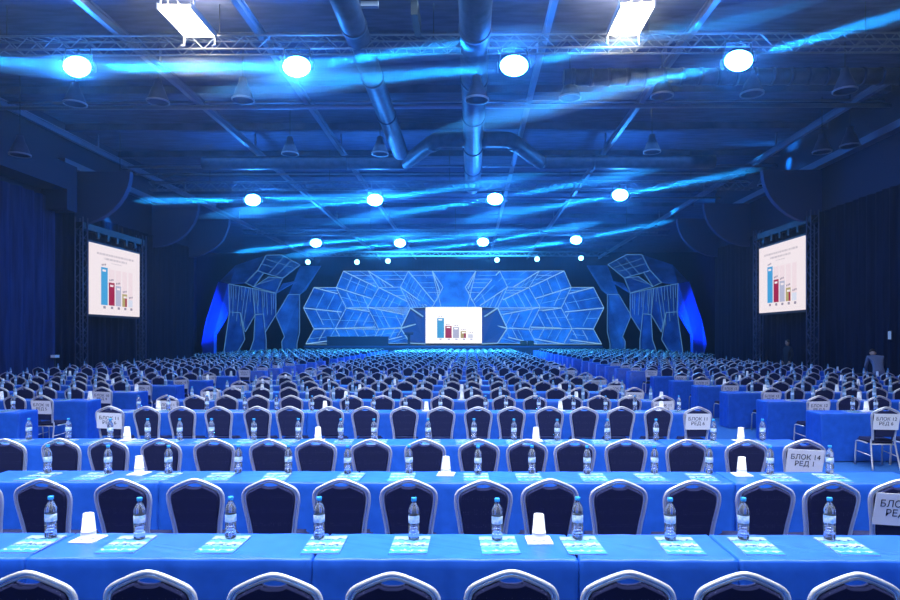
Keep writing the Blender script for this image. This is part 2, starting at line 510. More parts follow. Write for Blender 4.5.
# warm floodlights on the first truss
for i, (px, py) in enumerate(((186, 28), (631, 24))):
    p = P(px, py, 15.75)
    t = thing('floodlight', 'long glaring warm white floodlight above the first truss, %s' % ('over the left tables' if i == 0 else 'over the right tables'), 'floodlight', (P(px, py, 14.8).x, 15.25, 9.27), 0, 'warm floodlights')
    m = MB(); m.box(-.36, .36, -1.0, .32, 0, .1); m.obj('lamp_panel', ['flood'], t)
    for x0, x1 in ((-.4, -.365), (.365, .4)):
        m = MB(); m.box(x0, x1, -1.05, .35, -.02, .12); m.obj('side_rail', ['pipe'], t)
    m = MB()
    for s in (-.38, .38):
        m.tube([(s, .3, .05), (s, .3, -.22), (s, .15, -.3)], .025, 6)
        m.tube([(s, -.9, .05), (s, -.9, .93)], .02, 6)
    m.obj('bracket', ['pipe'], t)
    m = MB(); m.tube([(-.15, -1.0, .1), (-.1, -1.15, .2), (.05, -1.15, .2), (.1, -1.0, .1)], .015, 6); m.obj('handle', ['pipe'], t)

# switched off high bay lamps
hb_b, hb_r = MB(), MB()
hb_b.lathe([(.10, .62), (.13, .45), (.2, .3), (.28, .08), (.3, 0), (.27, .02), (.18, .22), (.05, .28)], 20)
hb_r.lathe([(.29, -.02), (.315, -.02), (.315, .03), (.29, .03), (.29, -.02)], 24, caps=False)
hb = [hb_b.mesh('shade', ['duct']), hb_r.mesh('rim', ['pipe'])]
for i, (px, py) in enumerate(((75, 104), (158, 102), (243, 100), (477, 100), (570, 98), (662, 96), (752, 94), (845, 91), (20, 155), (290, 154), (652, 152), (850, 146), (120, 190), (765, 185), (380, 154), (822, 152))):
    hgt = 8.12 if i == 3 else 8.62 if i < 8 else {8: 7.7, 11: 8.3, 12: 7.9, 15: 8.3}.get(i, 8.6)
    k = (HY - py) / F
    d = (hgt - CAMZ) / k
    u = (px - CX) / F
    p = P(px, py, d * (u * sin(YAW) + cos(YAW)))
    t = thing('high_bay_lamp', 'unlit bell-shaped ceiling lamp, %s from the left in the %s' % (nth(i + 1) if i < 8 else nth([0, 2, 3, 4, 0, 0, 0, 5][i - 8] or 1), 'row nearest the first truss' if i < 8 else ('second row' if i not in (12, 13) else 'farther row')), 'ceiling lamp', p, 0, 'unlit ceiling lamps')
    for nm, me in zip(('shade', 'rim'), hb):
        link(nm, me, t)
    m = MB(); m.tube([(0, 0, .6), (0, 0, (8.86 if i == 3 else ZC + .005) - p.z)], .012, 6); m.obj('cable', ['black'], t)

# ------------------------------------------------------------------ chairs
REC = tan(R(9))
def yb(z):
    return -(z - .45) * REC
HALF = [(.160, .43), (.163, .50), (.174, .60), (.189, .69), (.199, .76), (.2005, .80), (.194, .835), (.172, .866), (.12, .896), (.055, .925), (.018, .936), (0, .938)]
HALF = [(x, .43 + (z - .43) * .967) for x, z in HALF]
def outline(k):
    h = catmull(HALF, k)
    return h + [(-x, z) for x, z in reversed(h[:-1])]
def offset(pl, a):
    out = []
    for i, (x, z) in enumerate(pl):
        x0, z0 = pl[max(i - 1, 0)]
        x1, z1 = pl[min(i + 1, len(pl) - 1)]
        L = math.hypot(x1 - x0, z1 - z0)
        out.append((x - (z1 - z0) / L * a, z + (x1 - x0) / L * a))
    return out
def back_pts(pl, dy=0):
    return [(x, yb(z) + dy, z) for x, z in pl]
def pad_outline(k, inset=.0275):
    o = offset(outline(k), inset)
    o = [(x, max(z, .485)) for x, z in o]
    q = []
    for x, z in o:
        if abs(x) < .055:
            z = z - .029 * max(0, cos(x / .055 * pi / 2)) ** .7
        q.append((x, z))
    return q
def pad_mesh(k):
    m = MB()
    o = pad_outline(k)
    inn = offset(o, .012)
    inn = [(x, max(z, .497)) for x, z in inn]
    n = len(o)
    rings = [(inn, -.024), (o, -.012), (o, .014), (inn, .03)]
    for pl, dy in rings:
        m.v += [(x, yb(z) + dy, z) for x, z in pl]
    for r in range(3):
        for i in range(n):
            j = (i + 1) % n
            m.face((r * n + i, (r + 1) * n + i, (r + 1) * n + j, r * n + j), 0, True)
    m.face(range(n), 0); m.face(range(4 * n - 1, 3 * n - 1, -1), 0)
    return m
def frame_mesh(k, n, double=True):
    m = MB()
    if double:
        m.tube(back_pts(outline(k)), .0108, n, up=(0, 1, 0))
        m.tube(back_pts(offset(outline(k), .0205)), .0070, n, up=(0, 1, 0))
    else:
        m.tube(back_pts(offset(outline(k), .010)), .019, n, up=(0, 1, 0))
    return m
def seat_mesh(seg=2):
    bm = bmesh.new()
    bmesh.ops.create_cube(bm, size=1)
    for v in bm.verts:
        w = .38 if v.co.y > 0 else .34
        v.co = Vector((v.co.x * w, .195 + v.co.y * .36, .405 + v.co.z * .06))
    if seg:
        bmesh.ops.bevel(bm, geom=bm.edges[:], offset=.026, segments=seg, affect='EDGES')
    m = MB()
    bm.verts.index_update()
    m.v = [tuple(v.co) for v in bm.verts]
    for f in bm.faces:
        m.face([v.index for v in f.verts], 0, True)
    bm.free()
    return m
def leg_mesh(sx, rear, n):
    m = MB()
    if rear:
        pts = [(sx * .160, .0, .45), (sx * .168, .012, .40), (sx * .182, -.03, .2), (sx * .196, -.085, .0)]
    else:
        pts = [(sx * .176, .10, .372), (sx * .185, .28, .375), (sx * .19, .345, .365), (sx * .193, .37, .32), (sx * .198, .39, .0)]
    m.tube(catmull(pts, 3) if n > 5 else pts, .0125 if n > 4 else .015, n)
    return m
def under_mesh(n):
    m = MB()
    m.tube([(-.17, .03, .366), (.17, .03, .366)], .010, n)
    m.tube([(-.185, .32, .366), (.185, .32, .366)], .010, n)
    m.tube([(-.195, .375, .22), (-.182, -.03, .2)], .008, n)
    m.tube([(.195, .375, .22), (.182, -.03, .2)], .008, n)
    return m
A = dict(frame=frame_mesh(5, 8).mesh('back_frame', ['silver']), pad=pad_mesh(5).mesh('backrest', ['fabric']), seat=seat_mesh(3).mesh('seat', ['fabric']),
         legs=[leg_mesh(s, r, 8).mesh('leg', ['silver']) for s in (-1, 1) for r in (True, False)], under=under_mesh(6).mesh('seat_frame', ['silver']))
fb = frame_mesh(2, 5)
for s in (-1, 1):
    for r_ in (True, False):
        fb.add(leg_mesh(s, r_, 5))
Bm = dict(frame=fb.mesh('frame', ['silver']), pad=pad_mesh(2).mesh('backrest', ['fabric']), seat=seat_mesh(1).mesh('seat', ['fabric']))
def far_chair(k, n):
    m = MB()
    m.add(frame_mesh(k, n, False), None, [0])
    for s in (-1, 1):
        for r_ in (True, False):
            m.add(leg_mesh(s, r_, 4), None, [0])
    p_ = MB()
    o = [(x, max(z, .485)) for x, z in offset(outline(k), .02)]
    nn = len(o)
    for dy in (-.014, .02):
        p_.v += [(x, yb(z) + dy, z) for x, z in o]
    p_.face(range(nn)); p_.face(range(2 * nn - 1, nn - 1, -1))
    m.add(p_, None, [1])
    m.add(seat_mesh(0), None, [1])
    return m
C_mb = far_chair(1, 4)
C_me = C_mb.mesh('banquet_chair', ['silver', 'fabric'])

# ------------------------------------------------------------------ small table things
# bottle: body, cap, label
def bottle_prof(rib):
    base = [(.002, .004), (.024, 0), (.031, .006), (.0325, .02)]
    z = .02
    for i in range(rib):
        z0 = .024 + i * .017
        base += [(.0325, z0), (.0302, z0 + .0085), (.0325, z0 + .017)]
    base += [(.0315, .098), (.0315, .142), (.0325, .146), (.0305, .155), (.0325, .163), (.031, .174), (.026, .190), (.019, .205), (.0135, .214), (.0125, .219), (.0125, .226)]
    return base
b_body = MB(); b_body.lathe(bottle_prof(4), 20)
b_cap = MB(); b_cap.lathe([(.0155, .224), (.016, .226), (.016, .241), (.0145, .244)], 16)
b_lab = MB(); b_lab.lathe([(.0322, .098), (.0326, .099), (.0326, .141), (.0322, .142)], 20, caps=False)
bt = dict(body=b_body.mesh('body', ['water']), cap=b_cap.mesh('cap', ['cap']), label=b_lab.mesh('label', ['label']))
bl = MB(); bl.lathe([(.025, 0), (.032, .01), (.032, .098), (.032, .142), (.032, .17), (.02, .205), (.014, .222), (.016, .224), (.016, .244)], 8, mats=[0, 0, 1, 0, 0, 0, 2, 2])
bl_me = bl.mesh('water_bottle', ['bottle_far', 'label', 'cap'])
cup = MB()
cup.lathe([(.042, 0), (.044, .002), (.044, .007), (.0415, .009), (.040, .04), (.0405, .041), (.0402, .045), (.0385, .046), (.030, .142), (.028, .146), (.002, .145)], 20)
cup_me = cup.mesh('paper_cup', ['cup'])
nap = MB(); nap.box(-.074, .074, -.074, .074, 0, .005); nap.slab([(-.07, -.068, .006), (.073, -.07, .008), (.07, .072, .006), (-.073, .07, .0075)], .001)
nap_me = nap.mesh('paper_napkin', ['paper'])
bro = MB(); bro.box(-.105, .105, -.1485, .1485, 0, .004, 0)
bro.v += [(-.106, -.149, .0045), (.106, -.149, .0045), (.106, .149, .006), (-.106, .149, .0045), (-.106, -.149, .0052), (.106, -.149, .0056), (.106, .149, .0075), (-.106, .149, .0052)]
for q in ((8, 11, 10, 9), (12, 13, 14, 15), (8, 9, 13, 12), (9, 10, 14, 13), (10, 11, 15, 14), (11, 8, 12, 15)):
    bro.face(q, 1)
bro_me = bro.mesh('brochure', ['paper', 'cover'])

# tablecloths
TD, TH = .45, .752
def cloth_mesh(L, seed, lo=False):
    rng = random.Random(seed)
    m = MB()
    step = .12 if lo else .03
    hx, hy = L / 2, TD / 2
    per = []
    nx, ny = max(4, int(L / step)), max(2, int(TD / step))
    for i in range(nx): per.append((-hx + L * i / nx, -hy, 0, -1))
    for i in range(ny): per.append((hx, -hy + TD * i / ny, 1, 0))
    for i in range(nx): per.append((hx - L * i / nx, hy, 0, 1))
    for i in range(ny): per.append((-hx, hy - TD * i / ny, -1, 0))
    N = len(per)
    ph = [rng.uniform(0, 6.28) for _ in range(6)]
    crease = rng.uniform(-.06, .06)
    def wave(x, y, nxn, nyn, t):
        if nyn:
            w = .005 * sin(x * 17 + ph[0]) + .004 * sin(x * 29 + ph[1])
            w -= .034 * math.exp(-((x - crease) / .014) ** 2) * min(1, t * 4)
            return (w + .006) * t
        return (.004 * sin(y * 26 + ph[2]) - .004) * t
    levels = [(0.0, TH, .012), (0.0, TH - .004, .004), (0, TH - .014, 0), (.1, .69, 0), (.35, .55, 0), (.7, .3, 0), (1, .012, 0)]
    if lo: levels = [(0, TH, .012), (0, TH - .012, 0), (1, .012, 0)]
    for t, z, ins in levels:
        for x, y, a, b in per:
            cx, cy = max(-hx + ins, min(hx - ins, x)), max(-hy + ins, min(hy - ins, y))
            w = wave(x, y, a, b, t)
            if abs(abs(x) - hx) < 1e-6 and abs(abs(y) - hy) < 1e-6:
                w += .01 * t
            m.v.append((cx + a * min(w, .002 if a else w), cy + b * w, z + (.0016 * sin(x * 23 + ph[3]) if ins else 0)))
    for l in range(len(levels) - 1):
        for i in range(N):
            j = (i + 1) % N
            m.face((l * N + i, (l + 1) * N + i, (l + 1) * N + j, l * N + j), 0, True)
    m.face(range(N), 0)
    return m
cl_cache = {}
def cloth(L, seed, lo):
    k = (round(L, 2), seed, lo)
    if k not in cl_cache:
        cl_cache[k] = cloth_mesh(L, seed, lo).mesh('draped_table', ['cloth'])
    return cl_cache[k]

# ------------------------------------------------------------------ seating plan
ROWD = [2.78, 4.58, 6.38] + [9.35 + 1.8 * k for k in range(6)] + [21.35 + 1.8 * k for k in range(6)] + [33.35 + 1.8 * k for k in range(6)] + [45.35 + 1.8 * k for k in range(6)]
seats, tables, bottles, brochures, cups, signs = [], [], [], [], [], []
PX_CH = [([-95, 28, 148, 275, 393, 512, 630, 745, 858, 975], 571),
         ([-28, 42, 122, 194, 269, 340, 408, 483, 550, 619, 692, 767, 831, 903], 478),
         ([-47, 6, 60, 107, 160, 213, 270, 315, 371, 425, 479, 527, 575, 627, 687, 747, 806], 440)]
PX_BT = [([50, 141, 230, 319, 414, 497, 578, 670, 744, 831], 542), ([-12, 48, 109, 169, 238, 288, 348, 409, 478, 532, 587, 655, 710, 770, 831], 477),
         ([-15, 29, 68, 111, 148, 180, 211, 254, 298, 341, 374, 428, 474, 514, 557, 607, 656, 713, 763], 440)]
PX_BR = [([30, 125, 222, 324, 410, 499, 583, 681, 757, 848, 935], 547)]
PX_CU = [([88, 539], 540), ([139, 446, 742], 472), ([127, 318, 536, 741], 440)]
rng = random.Random(3)
for r, d in enumerate(ROWD):
    blocks = []
    if r < 3:
        xs = [P(px, PX_CH[r][1], d).x for px in PX_CH[r][0]]
        blocks.append(('middle', xs))
    else:
        ns = 14 if d < 36.5 else 18
        blocks.append(('middle', [-5.33 + .5416 * k for k in range(17)]))
        blocks.append(('left', [-7.52 - .535 * k for k in range(ns)]))
        blocks.append(('right', [6.03 + .535 * k for k in range(ns - 1)]))
    for b, xs in blocks:
        for k, x in enumerate(xs):
            j = 0 if r < 3 else rng.uniform(-.05, .05)
            seats.append([b, r, x + j, d + .07 + rng.uniform(-.02, .025), R(rng.uniform(-4, 4) if r else rng.uniform(-1.5, 1.5))])
    # signs on the end chairs
    blk = 14 if r < 3 else 11 - 3 * ((r - 3) // 6)
    red = 3 - r if r < 3 else 6 - (r - 3) % 6
    S = {b: [s for s in seats if s[1] == r and s[0] == b] for b in ('middle', 'left', 'right')}
    if r > 0:
        signs.append((S['middle'][-1], blk, red))
    if r > 2:
        signs.append((S['middle'][0], blk, red)); signs.append((S['left'][0], blk - 1, red)); signs.append((S['right'][0], blk + 1, red))
    # tables
    y = d + .66 + TD / 2
    if r == 0:
        e = [P(px, 560, d + .66).x for px in (-262, 25, 312, 579, 739, 1030)]
    elif r < 3:
        e = [3.74 - 1.575 * k for k in range(6, -1, -1)]
    else:
        e = [3.74 - 1.575 * k for k in range(6, -1, -1)]
    tb = [('middle', a, b_) for a, b_ in zip(e, e[1:])]
    if r > 2:
        tb += [('left', -7.10 - 1.52 * (k + 1), -7.10 - 1.52 * k) for k in range(5)] + [('right', 5.46 + 1.52 * k, 5.46 + 1.52 * (k + 1)) for k in range(5)]
    for b, a, c in tb:
        tables.append([b, r, (a + c) / 2, y, c - a - .006])
    # things on the tables
    def on(xs_px, dy):
        return [P(px, xs_px[1], d + dy).x for px in xs_px[0]]
    if r < 3:
        for x in on(PX_BT[r], .985): bottles.append(['middle', r, x, d + .985 + rng.uniform(-.02, .02)])
        for x in on(PX_CU[r], .97): cups.append(['middle', r, x, d + .975])
        if r == 0:
            for x in on(PX_BR[0], .86): brochures.append(['middle', r, x, d + .885, rng.uniform(-.06, .06)])
        else:
            for x in on(PX_BT[r], .93): brochures.append(['middle', r, x + rng.uniform(-.14, .05), d + .85, rng.uniform(-.1, .1)])
    else:
        for b in ('middle', 'left', 'right'):
            for s in S[b]:
                x = s[2] + rng.uniform(-.14, .14)
                bottles.append([b, r, x, d + .93 + rng.uniform(-.04, .04)])
                brochures.append([b, r, x - .03, d + .85, rng.uniform(-.12, .12)])
            k = rng.randint(0, 3)
            while k < len(S[b]):
                cups.append([b, r, S[b][k][2] + .27 + rng.uniform(-.06, .06), d + .95 + rng.uniform(-.03, .03)])
                k += rng.choice((3, 4, 4, 5, 6))

def in_view(x, y, z, pad=0.0):
    px, py = to_px((x, y, z))
    return -pad < px < 900 + pad and py < 600 + pad

def rank(lst, z, half):
    """add a flag: in the frame; sort nearest first"""
    vis = [q for q in lst if in_view(q[2], q[3], z, half * F / q[3])]
    vis.sort(key=lambda q: (q[1], q[3]))
    return vis
def ordinals(vis):
    """(row, block) -> position from the left among those in the frame"""
    out = {}
    for key in {(q[1], q[0]) for q in vis}:
        for i, q in enumerate(sorted((q for q in vis if (q[1], q[0]) == key), key=lambda q: q[2])):
            out[id(q)] = i + 1
    return out
def place(b, r):
    return ('nearest row' if r == 0 else '%s row' % nth(r + 1)) if b == 'middle' and r < 3 else '%s row of the %s block' % (nth(r + 1 if b == 'middle' else r - 2), b)

# chairs
sign_at = {id(s): (bk, rd) for s, bk, rd in signs}
vis = rank(seats, .85, .2)
od = ordinals(vis)
vis.sort(key=lambda q: q[3])
indiv = vis[:300]
ind_ids = {id(q) for q in indiv}
protoA = protoB = None
nA, nB = 62, 190
for n, q in enumerate(indiv):
    b, r, x, y, rz = q
    lab = 'silver-framed navy chair%s, %s from left in %s' % (' with paper sign' if id(q) in sign_at else '', nth(od[id(q)]), place(b, r))
    if n < nA:
        if protoA is None:
            t = thing('banquet_chair', lab, 'chair')
            link('back_frame', A['frame'], t); link('backrest', A['pad'], t); link('seat', A['seat'], t); link('seat_frame', A['under'], t)
            for lm in A['legs']: link('leg', lm, t)
            protoA = t
        else:
            t = copy_tree(protoA)
    elif n < nB:
        if protoB is None:
            t = thing('banquet_chair', lab, 'chair')
            link('frame', Bm['frame'], t); link('backrest', Bm['pad'], t); link('seat', Bm['seat'], t)
            protoB = t
        else:
            t = copy_tree(protoB)
    else:
        t = link('banquet_chair', C_me)
    t.location = (x, y, 0); t.rotation_euler = (0, 0, rz)
    tag(t, lab, 'chair', 'rows of banquet chairs')

def mass(name, src, mats, places, label, cat):
    m = MB()
    for x, y, z, rz in places:
        m.add(src, Matrix.Translation((x, y, z)) @ Matrix.Rotation(rz, 4, 'Z'))
    return tag(m.obj(name, mats), label, cat, None, 'stuff')
far_mb = far_chair(1, 3)
mass('banquet_chairs', far_mb, ['silver', 'fabric'], [(q[2], q[3], 0, q[4]) for q in seats if id(q) not in ind_ids and q[1] > 2], 'mass of small distant banquet chairs reaching to the stage', 'chairs')

# tables
vt = rank(tables, .7, .8)
od = ordinals(vt)
ti = {id(q) for q in vt[:300]}
for n, q in enumerate(vt[:300]):
    b, r, x, y, L = q
    o = link('draped_table', cloth(L, (n % 4) if r < 12 else 0, r > 8), None, (x, y, 0))
    tag(o, 'blue cloth-draped table, %s from left in %s' % (nth(od[id(q)]), place(b, r)), 'table', 'rows of draped tables')
lo = {}
m = MB()
for q in tables:
    if id(q) not in ti and q[1] > 2:
        k = round(q[4], 3)
        if k not in lo: lo[k] = cloth_mesh(q[4], 1, True)
        m.add(lo[k], Matrix.Translation((q[2], q[3], 0)))
tag(m.obj('draped_tables', ['cloth']), 'distant blue draped tables between the farthest rows of chairs', 'tables', None, 'stuff')

# bottles
vb = rank(bottles, .85, .04)
od = ordinals(vb)
bi = {id(q) for q in vb[:300]}
pb = None
for n, q in enumerate(vb[:300]):
    b, r, x, y = q
    lab = 'water bottle with blue cap, %s from left in %s' % (nth(od[id(q)]), place(b, r))
    if r < 4:
        if pb is None:
            t = thing('water_bottle', lab, 'bottle')
            for nm in ('body', 'cap', 'label'): link(nm, bt[nm], t)
            pb = t
        else:
            t = copy_tree(pb)
    else:
        t = link('water_bottle', bl_me)
    on_b = r == 0
    t.location = (x, y, TH + .008); t.rotation_euler = (0, 0, rng.uniform(0, 6))
    tag(t, lab, 'bottle', 'water bottles on the tables')
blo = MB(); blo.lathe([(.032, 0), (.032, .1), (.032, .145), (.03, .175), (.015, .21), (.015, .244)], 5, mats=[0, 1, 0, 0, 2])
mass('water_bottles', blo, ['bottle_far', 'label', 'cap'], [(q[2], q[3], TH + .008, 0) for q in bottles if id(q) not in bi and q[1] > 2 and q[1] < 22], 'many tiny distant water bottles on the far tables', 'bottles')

# brochures
vr = rank(brochures, .76, .1)
od = ordinals(vr)
bi = {id(q) for q in vr[:300]}
for q in vr[:300]:
    b, r, x, y, rz = q
    o = link('brochure', bro_me, None, (x, y, TH + .001), rz)
    tag(o, 'pale blue brochure, %s from left in %s' % (nth(od[id(q)]), place(b, r)), 'brochure', 'brochures on the tables')
brl = MB(); brl.box(-.105, .105, -.1485, .1485, 0, .006)
mass('brochures', brl, ['cover'], [(q[2], q[3], TH + .001, q[4]) for q in brochures if id(q) not in bi and q[1] > 2 and q[1] < 20], 'distant brochures on the far tables', 'brochures')

# cups on napkins
vc = rank(cups, .8, .06)
od = ordinals(vc)
for q in vc[:150]:
    b, r, x, y = q
    o = link('paper_napkin', nap_me, None, (x, y, TH + .001), rng.uniform(-.15, .15))
    tag(o, 'white napkin under cups, %s from left in %s' % (nth(od[id(q)]), place(b, r)), 'napkin', 'napkins under the cups')
    o = link('paper_cup', cup_me, None, (x, y, TH + .0105))
    tag(o, 'upturned white paper cup, %s from left in %s' % (nth(od[id(q)]), place(b, r)), 'cup', 'paper cups on napkins')

# row signs
sheet = MB(); sheet.box(-.18, .18, -.0015, .0015, -.12, .12)
sheet_me = sheet.mesh('row_sign', ['paper'])
ink_cache = {}
def ink(txt):
    if txt not in ink_cache:
        c = bpy.data.curves.new('lettering', 'FONT')
        c.body = txt
        c.align_x = 'CENTER'
        c.size = .072
        c.space_line = .95
        c.extrude = .0006
        c.materials.append(MT['ink'])
        tmp = bpy.data.objects.new('tmp', c)
        COL.objects.link(tmp)
        dg = bpy.context.evaluated_depsgraph_get()
        me = bpy.data.meshes.new_from_object(tmp.evaluated_get(dg))
        me.name = 'lettering'
        bpy.data.objects.remove(tmp)
        ink_cache[txt] = me
    return ink_cache[txt]
for s, bk, rd in signs:
    if s[1] > 16 or id(s) not in ind_ids and s[1] > 12:
        continue
    b, r, x, y, rz = s
    if not in_view(x, y, .85, .2 * F / y):
        continue
    z = .71
    tilt = R(rng.uniform(-3, 3))
    M = Matrix.Translation((x, y, 0)) @ Matrix.Rotation(rz, 4, 'Z') @ Matrix.Translation((0, yb(z) - .031, z)) @ Matrix.Rotation(R(9), 4, 'X') @ Matrix.Rotation(tilt, 4, 'Y')
    o = link('row_sign', sheet_me)
    o.matrix_world = M
    tag(o, 'sheet reading БЛОК %d РЕД %d on %s end chair of the %s block' % (bk, rd, 'right' if (b == 'middle' and x > 0) or b == 'left' else 'left', b), 'sign', 'row signs on chair backs')
    tx = link('lettering', ink('БЛОК %d\nРЕД %d' % (bk, rd)), o, (0, -.0022, .018))
    tx.rotation_euler = (R(90), 0, 0)

# ------------------------------------------------------------------ stage
XC = P(454, 330, 60).x
def Q(px, py, d):
    return P(px, py, d)
# platform
t = tag(link('stage_platform', None, None, (XC, 59, 0)), 'low dark stage platform across the end of the hall', 'stage')
m = MB(); m.box(-13.2, 13.2, -2.5, 3.8, 0.0, 1.15); m.obj('deck', ['stage_black'], t)
m = MB(); m.box(-13.2, 13.2, -2.54, -2.5, .98, 1.1); m.obj('edge_strip', ['panel_dark'], t)

# honeycomb backdrop: left half traced at real size, mirrored
HEX = {  # vertices of the left half (pixels) with depth
    'a': (343.6, 271.2, 58.6), 'b': (368.4, 271.2, 59.2), 'c': (408.4, 271.2, 60), 'd': (432.4, 271.2, 60.5),
    'e': (314.2, 287.6, 58), 'f': (336.4, 287.6, 58.3), 'g': (379, 287.6, 59.3), 'h': (400.4, 287.2, 59.8), 'i': (443, 287.4, 60.6),
    'j': (303.6, 308, 57.8), 'k': (346.2, 308, 58.4), 'l': (367.6, 307.4, 59), 'm': (410.5, 308, 60), 'n': (432.4, 307, 60.5),
    'o': (314.2, 329, 58), 'p': (335.6, 328.6, 58.3), 'q': (379, 329.2, 59.3), 'r': (400.8, 328.4, 59.8),
    's': (306, 344, 57.9), 't': (344, 344, 58.4), 'u': (371, 344, 59.1), 'v': (410.5, 343.2, 60)}
VW = {k: Q(*v) for k, v in HEX.items()}
VM = {k: Vector((2 * XC - p.x, p.y, p.z)) for k, p in VW.items()}
PANELS = ['ejopkf', 'afklgb', 'lghm', 'bghc', 'hcdinm', 'klqp', 'lmrq', 'ospt', 'ptuq', 'quvr']
FIX = {'ospt': 'ostp'}
def inset(pts, k, c=None):
    c = c or sum(pts, Vector()) / len(pts)
    return [p.lerp(c, k) for p in pts]
bd = thing('stage_backdrop', 'faceted blue honeycomb backdrop around the centre screen', 'stage backdrop', (XC, 60, 1.15))
off = Vector((XC, 60, 1.15))
focus = Q(454, 325, 66)
def seg_lines(mb, pts, r, closed=True):
    n = len(pts)
    for i in range(n if closed else n - 1):
        mb.tube([pts[i], pts[(i + 1) % n]], r, 5)
rg = random.Random(5)
for V in (VW, VM):
    for pn in PANELS:
        pn = FIX.get(pn, pn)
        pts = [V[c] - off for c in pn]
        ctr = sum(pts, Vector()) / len(pts)
        nw = Vector((0, 0, 0))
        for a_, b_ in zip(pts, pts[1:] + pts[:1]):
            nw += (a_ - ctr).cross(b_ - ctr)
        nw.normalize()
        pts = [Vector((p.x, ctr.y - (nw.x * (p.x - ctr.x) + nw.z * (p.z - ctr.z)) / nw.y, p.z)) for p in pts]   # flat panel
        m = MB(); m.slab(pts, .08)
        po = m.obj('hexagon_panel', ['panel'], bd)
        ctr = sum(pts, Vector()) / len(pts)
        l1, l2 = MB(), MB()
        fr = Vector((0, -.08, 0))
        fo = focus - off
        nrm = (pts[1] - pts[0]).cross(pts[2] - pts[0]).normalized()
        def on_panel(x, z):
            """the point of the panel's plane in front of x, z"""
            return Vector((x, pts[0].y - (nrm.x * (x - pts[0].x) + nrm.z * (z - pts[0].z)) / nrm.y, z)) + fr
        def inside(x, z):
            sg = [(b_.x - a_.x) * (z - a_.z) - (b_.z - a_.z) * (x - a_.x) for a_, b_ in zip(pts, pts[1:] + pts[:1])]
            return all(q >= -.02 for q in sg) or all(q <= .02 for q in sg)
        seg_lines(l1, [p + fr for p in pts], .026)
        def run(p, q, r_, mb, gap=.0):
            """a strip from p towards q as far as it stays on the panel"""
            last = None
            pieces, cur = [], []
            for i in range(25):
                k = i / 24
                x, z = p.x + (q.x - p.x) * k, p.z + (q.z - p.z) * k
                if inside(x, z) and rg.random() >= gap: cur.append((x, z))
                elif len(cur) > 1: pieces.append(cur); cur = []
                else: cur = []
            if len(cur) > 1: pieces.append(cur)
            for c_ in pieces:
                mb.tube([on_panel(*c_[0]), on_panel(*c_[-1])], r_, 5)
        n = len(pts)
        for p in pts:                                              # rays towards the screen
            run(p, fo, .045, l1, .02)
            if rg.random() < .6:
                q = p.lerp(pts[(pts.index(p) + 1) % n], rg.uniform(.3, .7))
                run(q, fo, .02, l2, .08)
        for k in (.08, .15, .22, .31, .40):                        # ribs repeating the outer edges, stepping inwards
            for i in range(n):
                a_, b_ = pts[i], pts[(i + 1) % n]
                if ((a_ + b_) / 2 - fo).length > (ctr - fo).length + .1 and rg.random() < .8:
                    a2_, b2_ = a_.lerp(fo, k), b_.lerp(fo, k)
                    u0 = rg.uniform(0, .12)
                    run(a2_.lerp(b2_, u0), a2_.lerp(b2_, rg.uniform(.8, 1)), .022, l1 if rg.random() < .6 else l2)
        l1.obj('light_line', ['tube_line'], po)
        if l2.v:
            l2.obj('soft_line', ['tube_soft'], po)
# middle top panel and the recess round the screen
m = MB(); m.slab([VW['d'] - off, VM['d'] - off, VM['i'] - off, VM['n'] - off, VW['n'] - off, VW['i'] - off], .08)
po = m.obj('centre_panel', ['panel'], bd)
l1 = MB(); seg_lines(l1, [p - off + Vector((0, -.07, 0)) for p in (VW['n'], VW['i'], VW['d'], VM['d'], VM['i'], VM['n'])], .035)
l1.tube([VW['d'] - off + Vector((0, -.07, 0)), VW['n'].lerp(VM['n'], .2) - off + Vector((0, -.1, 0))], .03, 5)
l1.tube([VM['d'] - off + Vector((0, -.07, 0)), VM['n'].lerp(VW['n'], .2) - off + Vector((0, -.1, 0))], .03, 5)
for k in (.25, .5, .75):
    l1.tube([VW['i'].lerp(VW['n'], k) - off + Vector((0, -.07, 0)), VW['d'].lerp(VW['n'], .4 + k * .5) - off + Vector((.5, -.1, 0))], .025, 5)
    l1.tube([VM['i'].lerp(VM['n'], k) - off + Vector((0, -.07, 0)), VM['d'].lerp(VM['n'], .4 + k * .5) - off + Vector((-.5, -.1, 0))], .025, 5)
l1.obj('light_line', ['tube_line'], po)
sc_l, sc_r = Q(425.5, 306.5, 61.4), Q(482, 344, 61.4)
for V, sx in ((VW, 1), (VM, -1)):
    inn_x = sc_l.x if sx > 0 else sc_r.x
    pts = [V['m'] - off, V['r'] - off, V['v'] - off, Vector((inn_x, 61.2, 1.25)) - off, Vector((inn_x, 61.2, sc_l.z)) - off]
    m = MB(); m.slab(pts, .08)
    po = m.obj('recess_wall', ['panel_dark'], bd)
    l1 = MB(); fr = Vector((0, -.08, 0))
    seg_lines(l1, [p + fr for p in (pts[4], pts[0], pts[1], pts[2], pts[3])], .05, False)
    l1.tube([pts[0] + fr, pts[0].lerp(pts[3], .5) + Vector((.5 * sx, -.2, .9))], .07, 5)
    l1.tube([pts[1] + fr, pts[1].lerp(pts[3].lerp(pts[4], .6), .6) + fr], .07, 5)
    l1.obj('light_line', ['tube_line'], po)

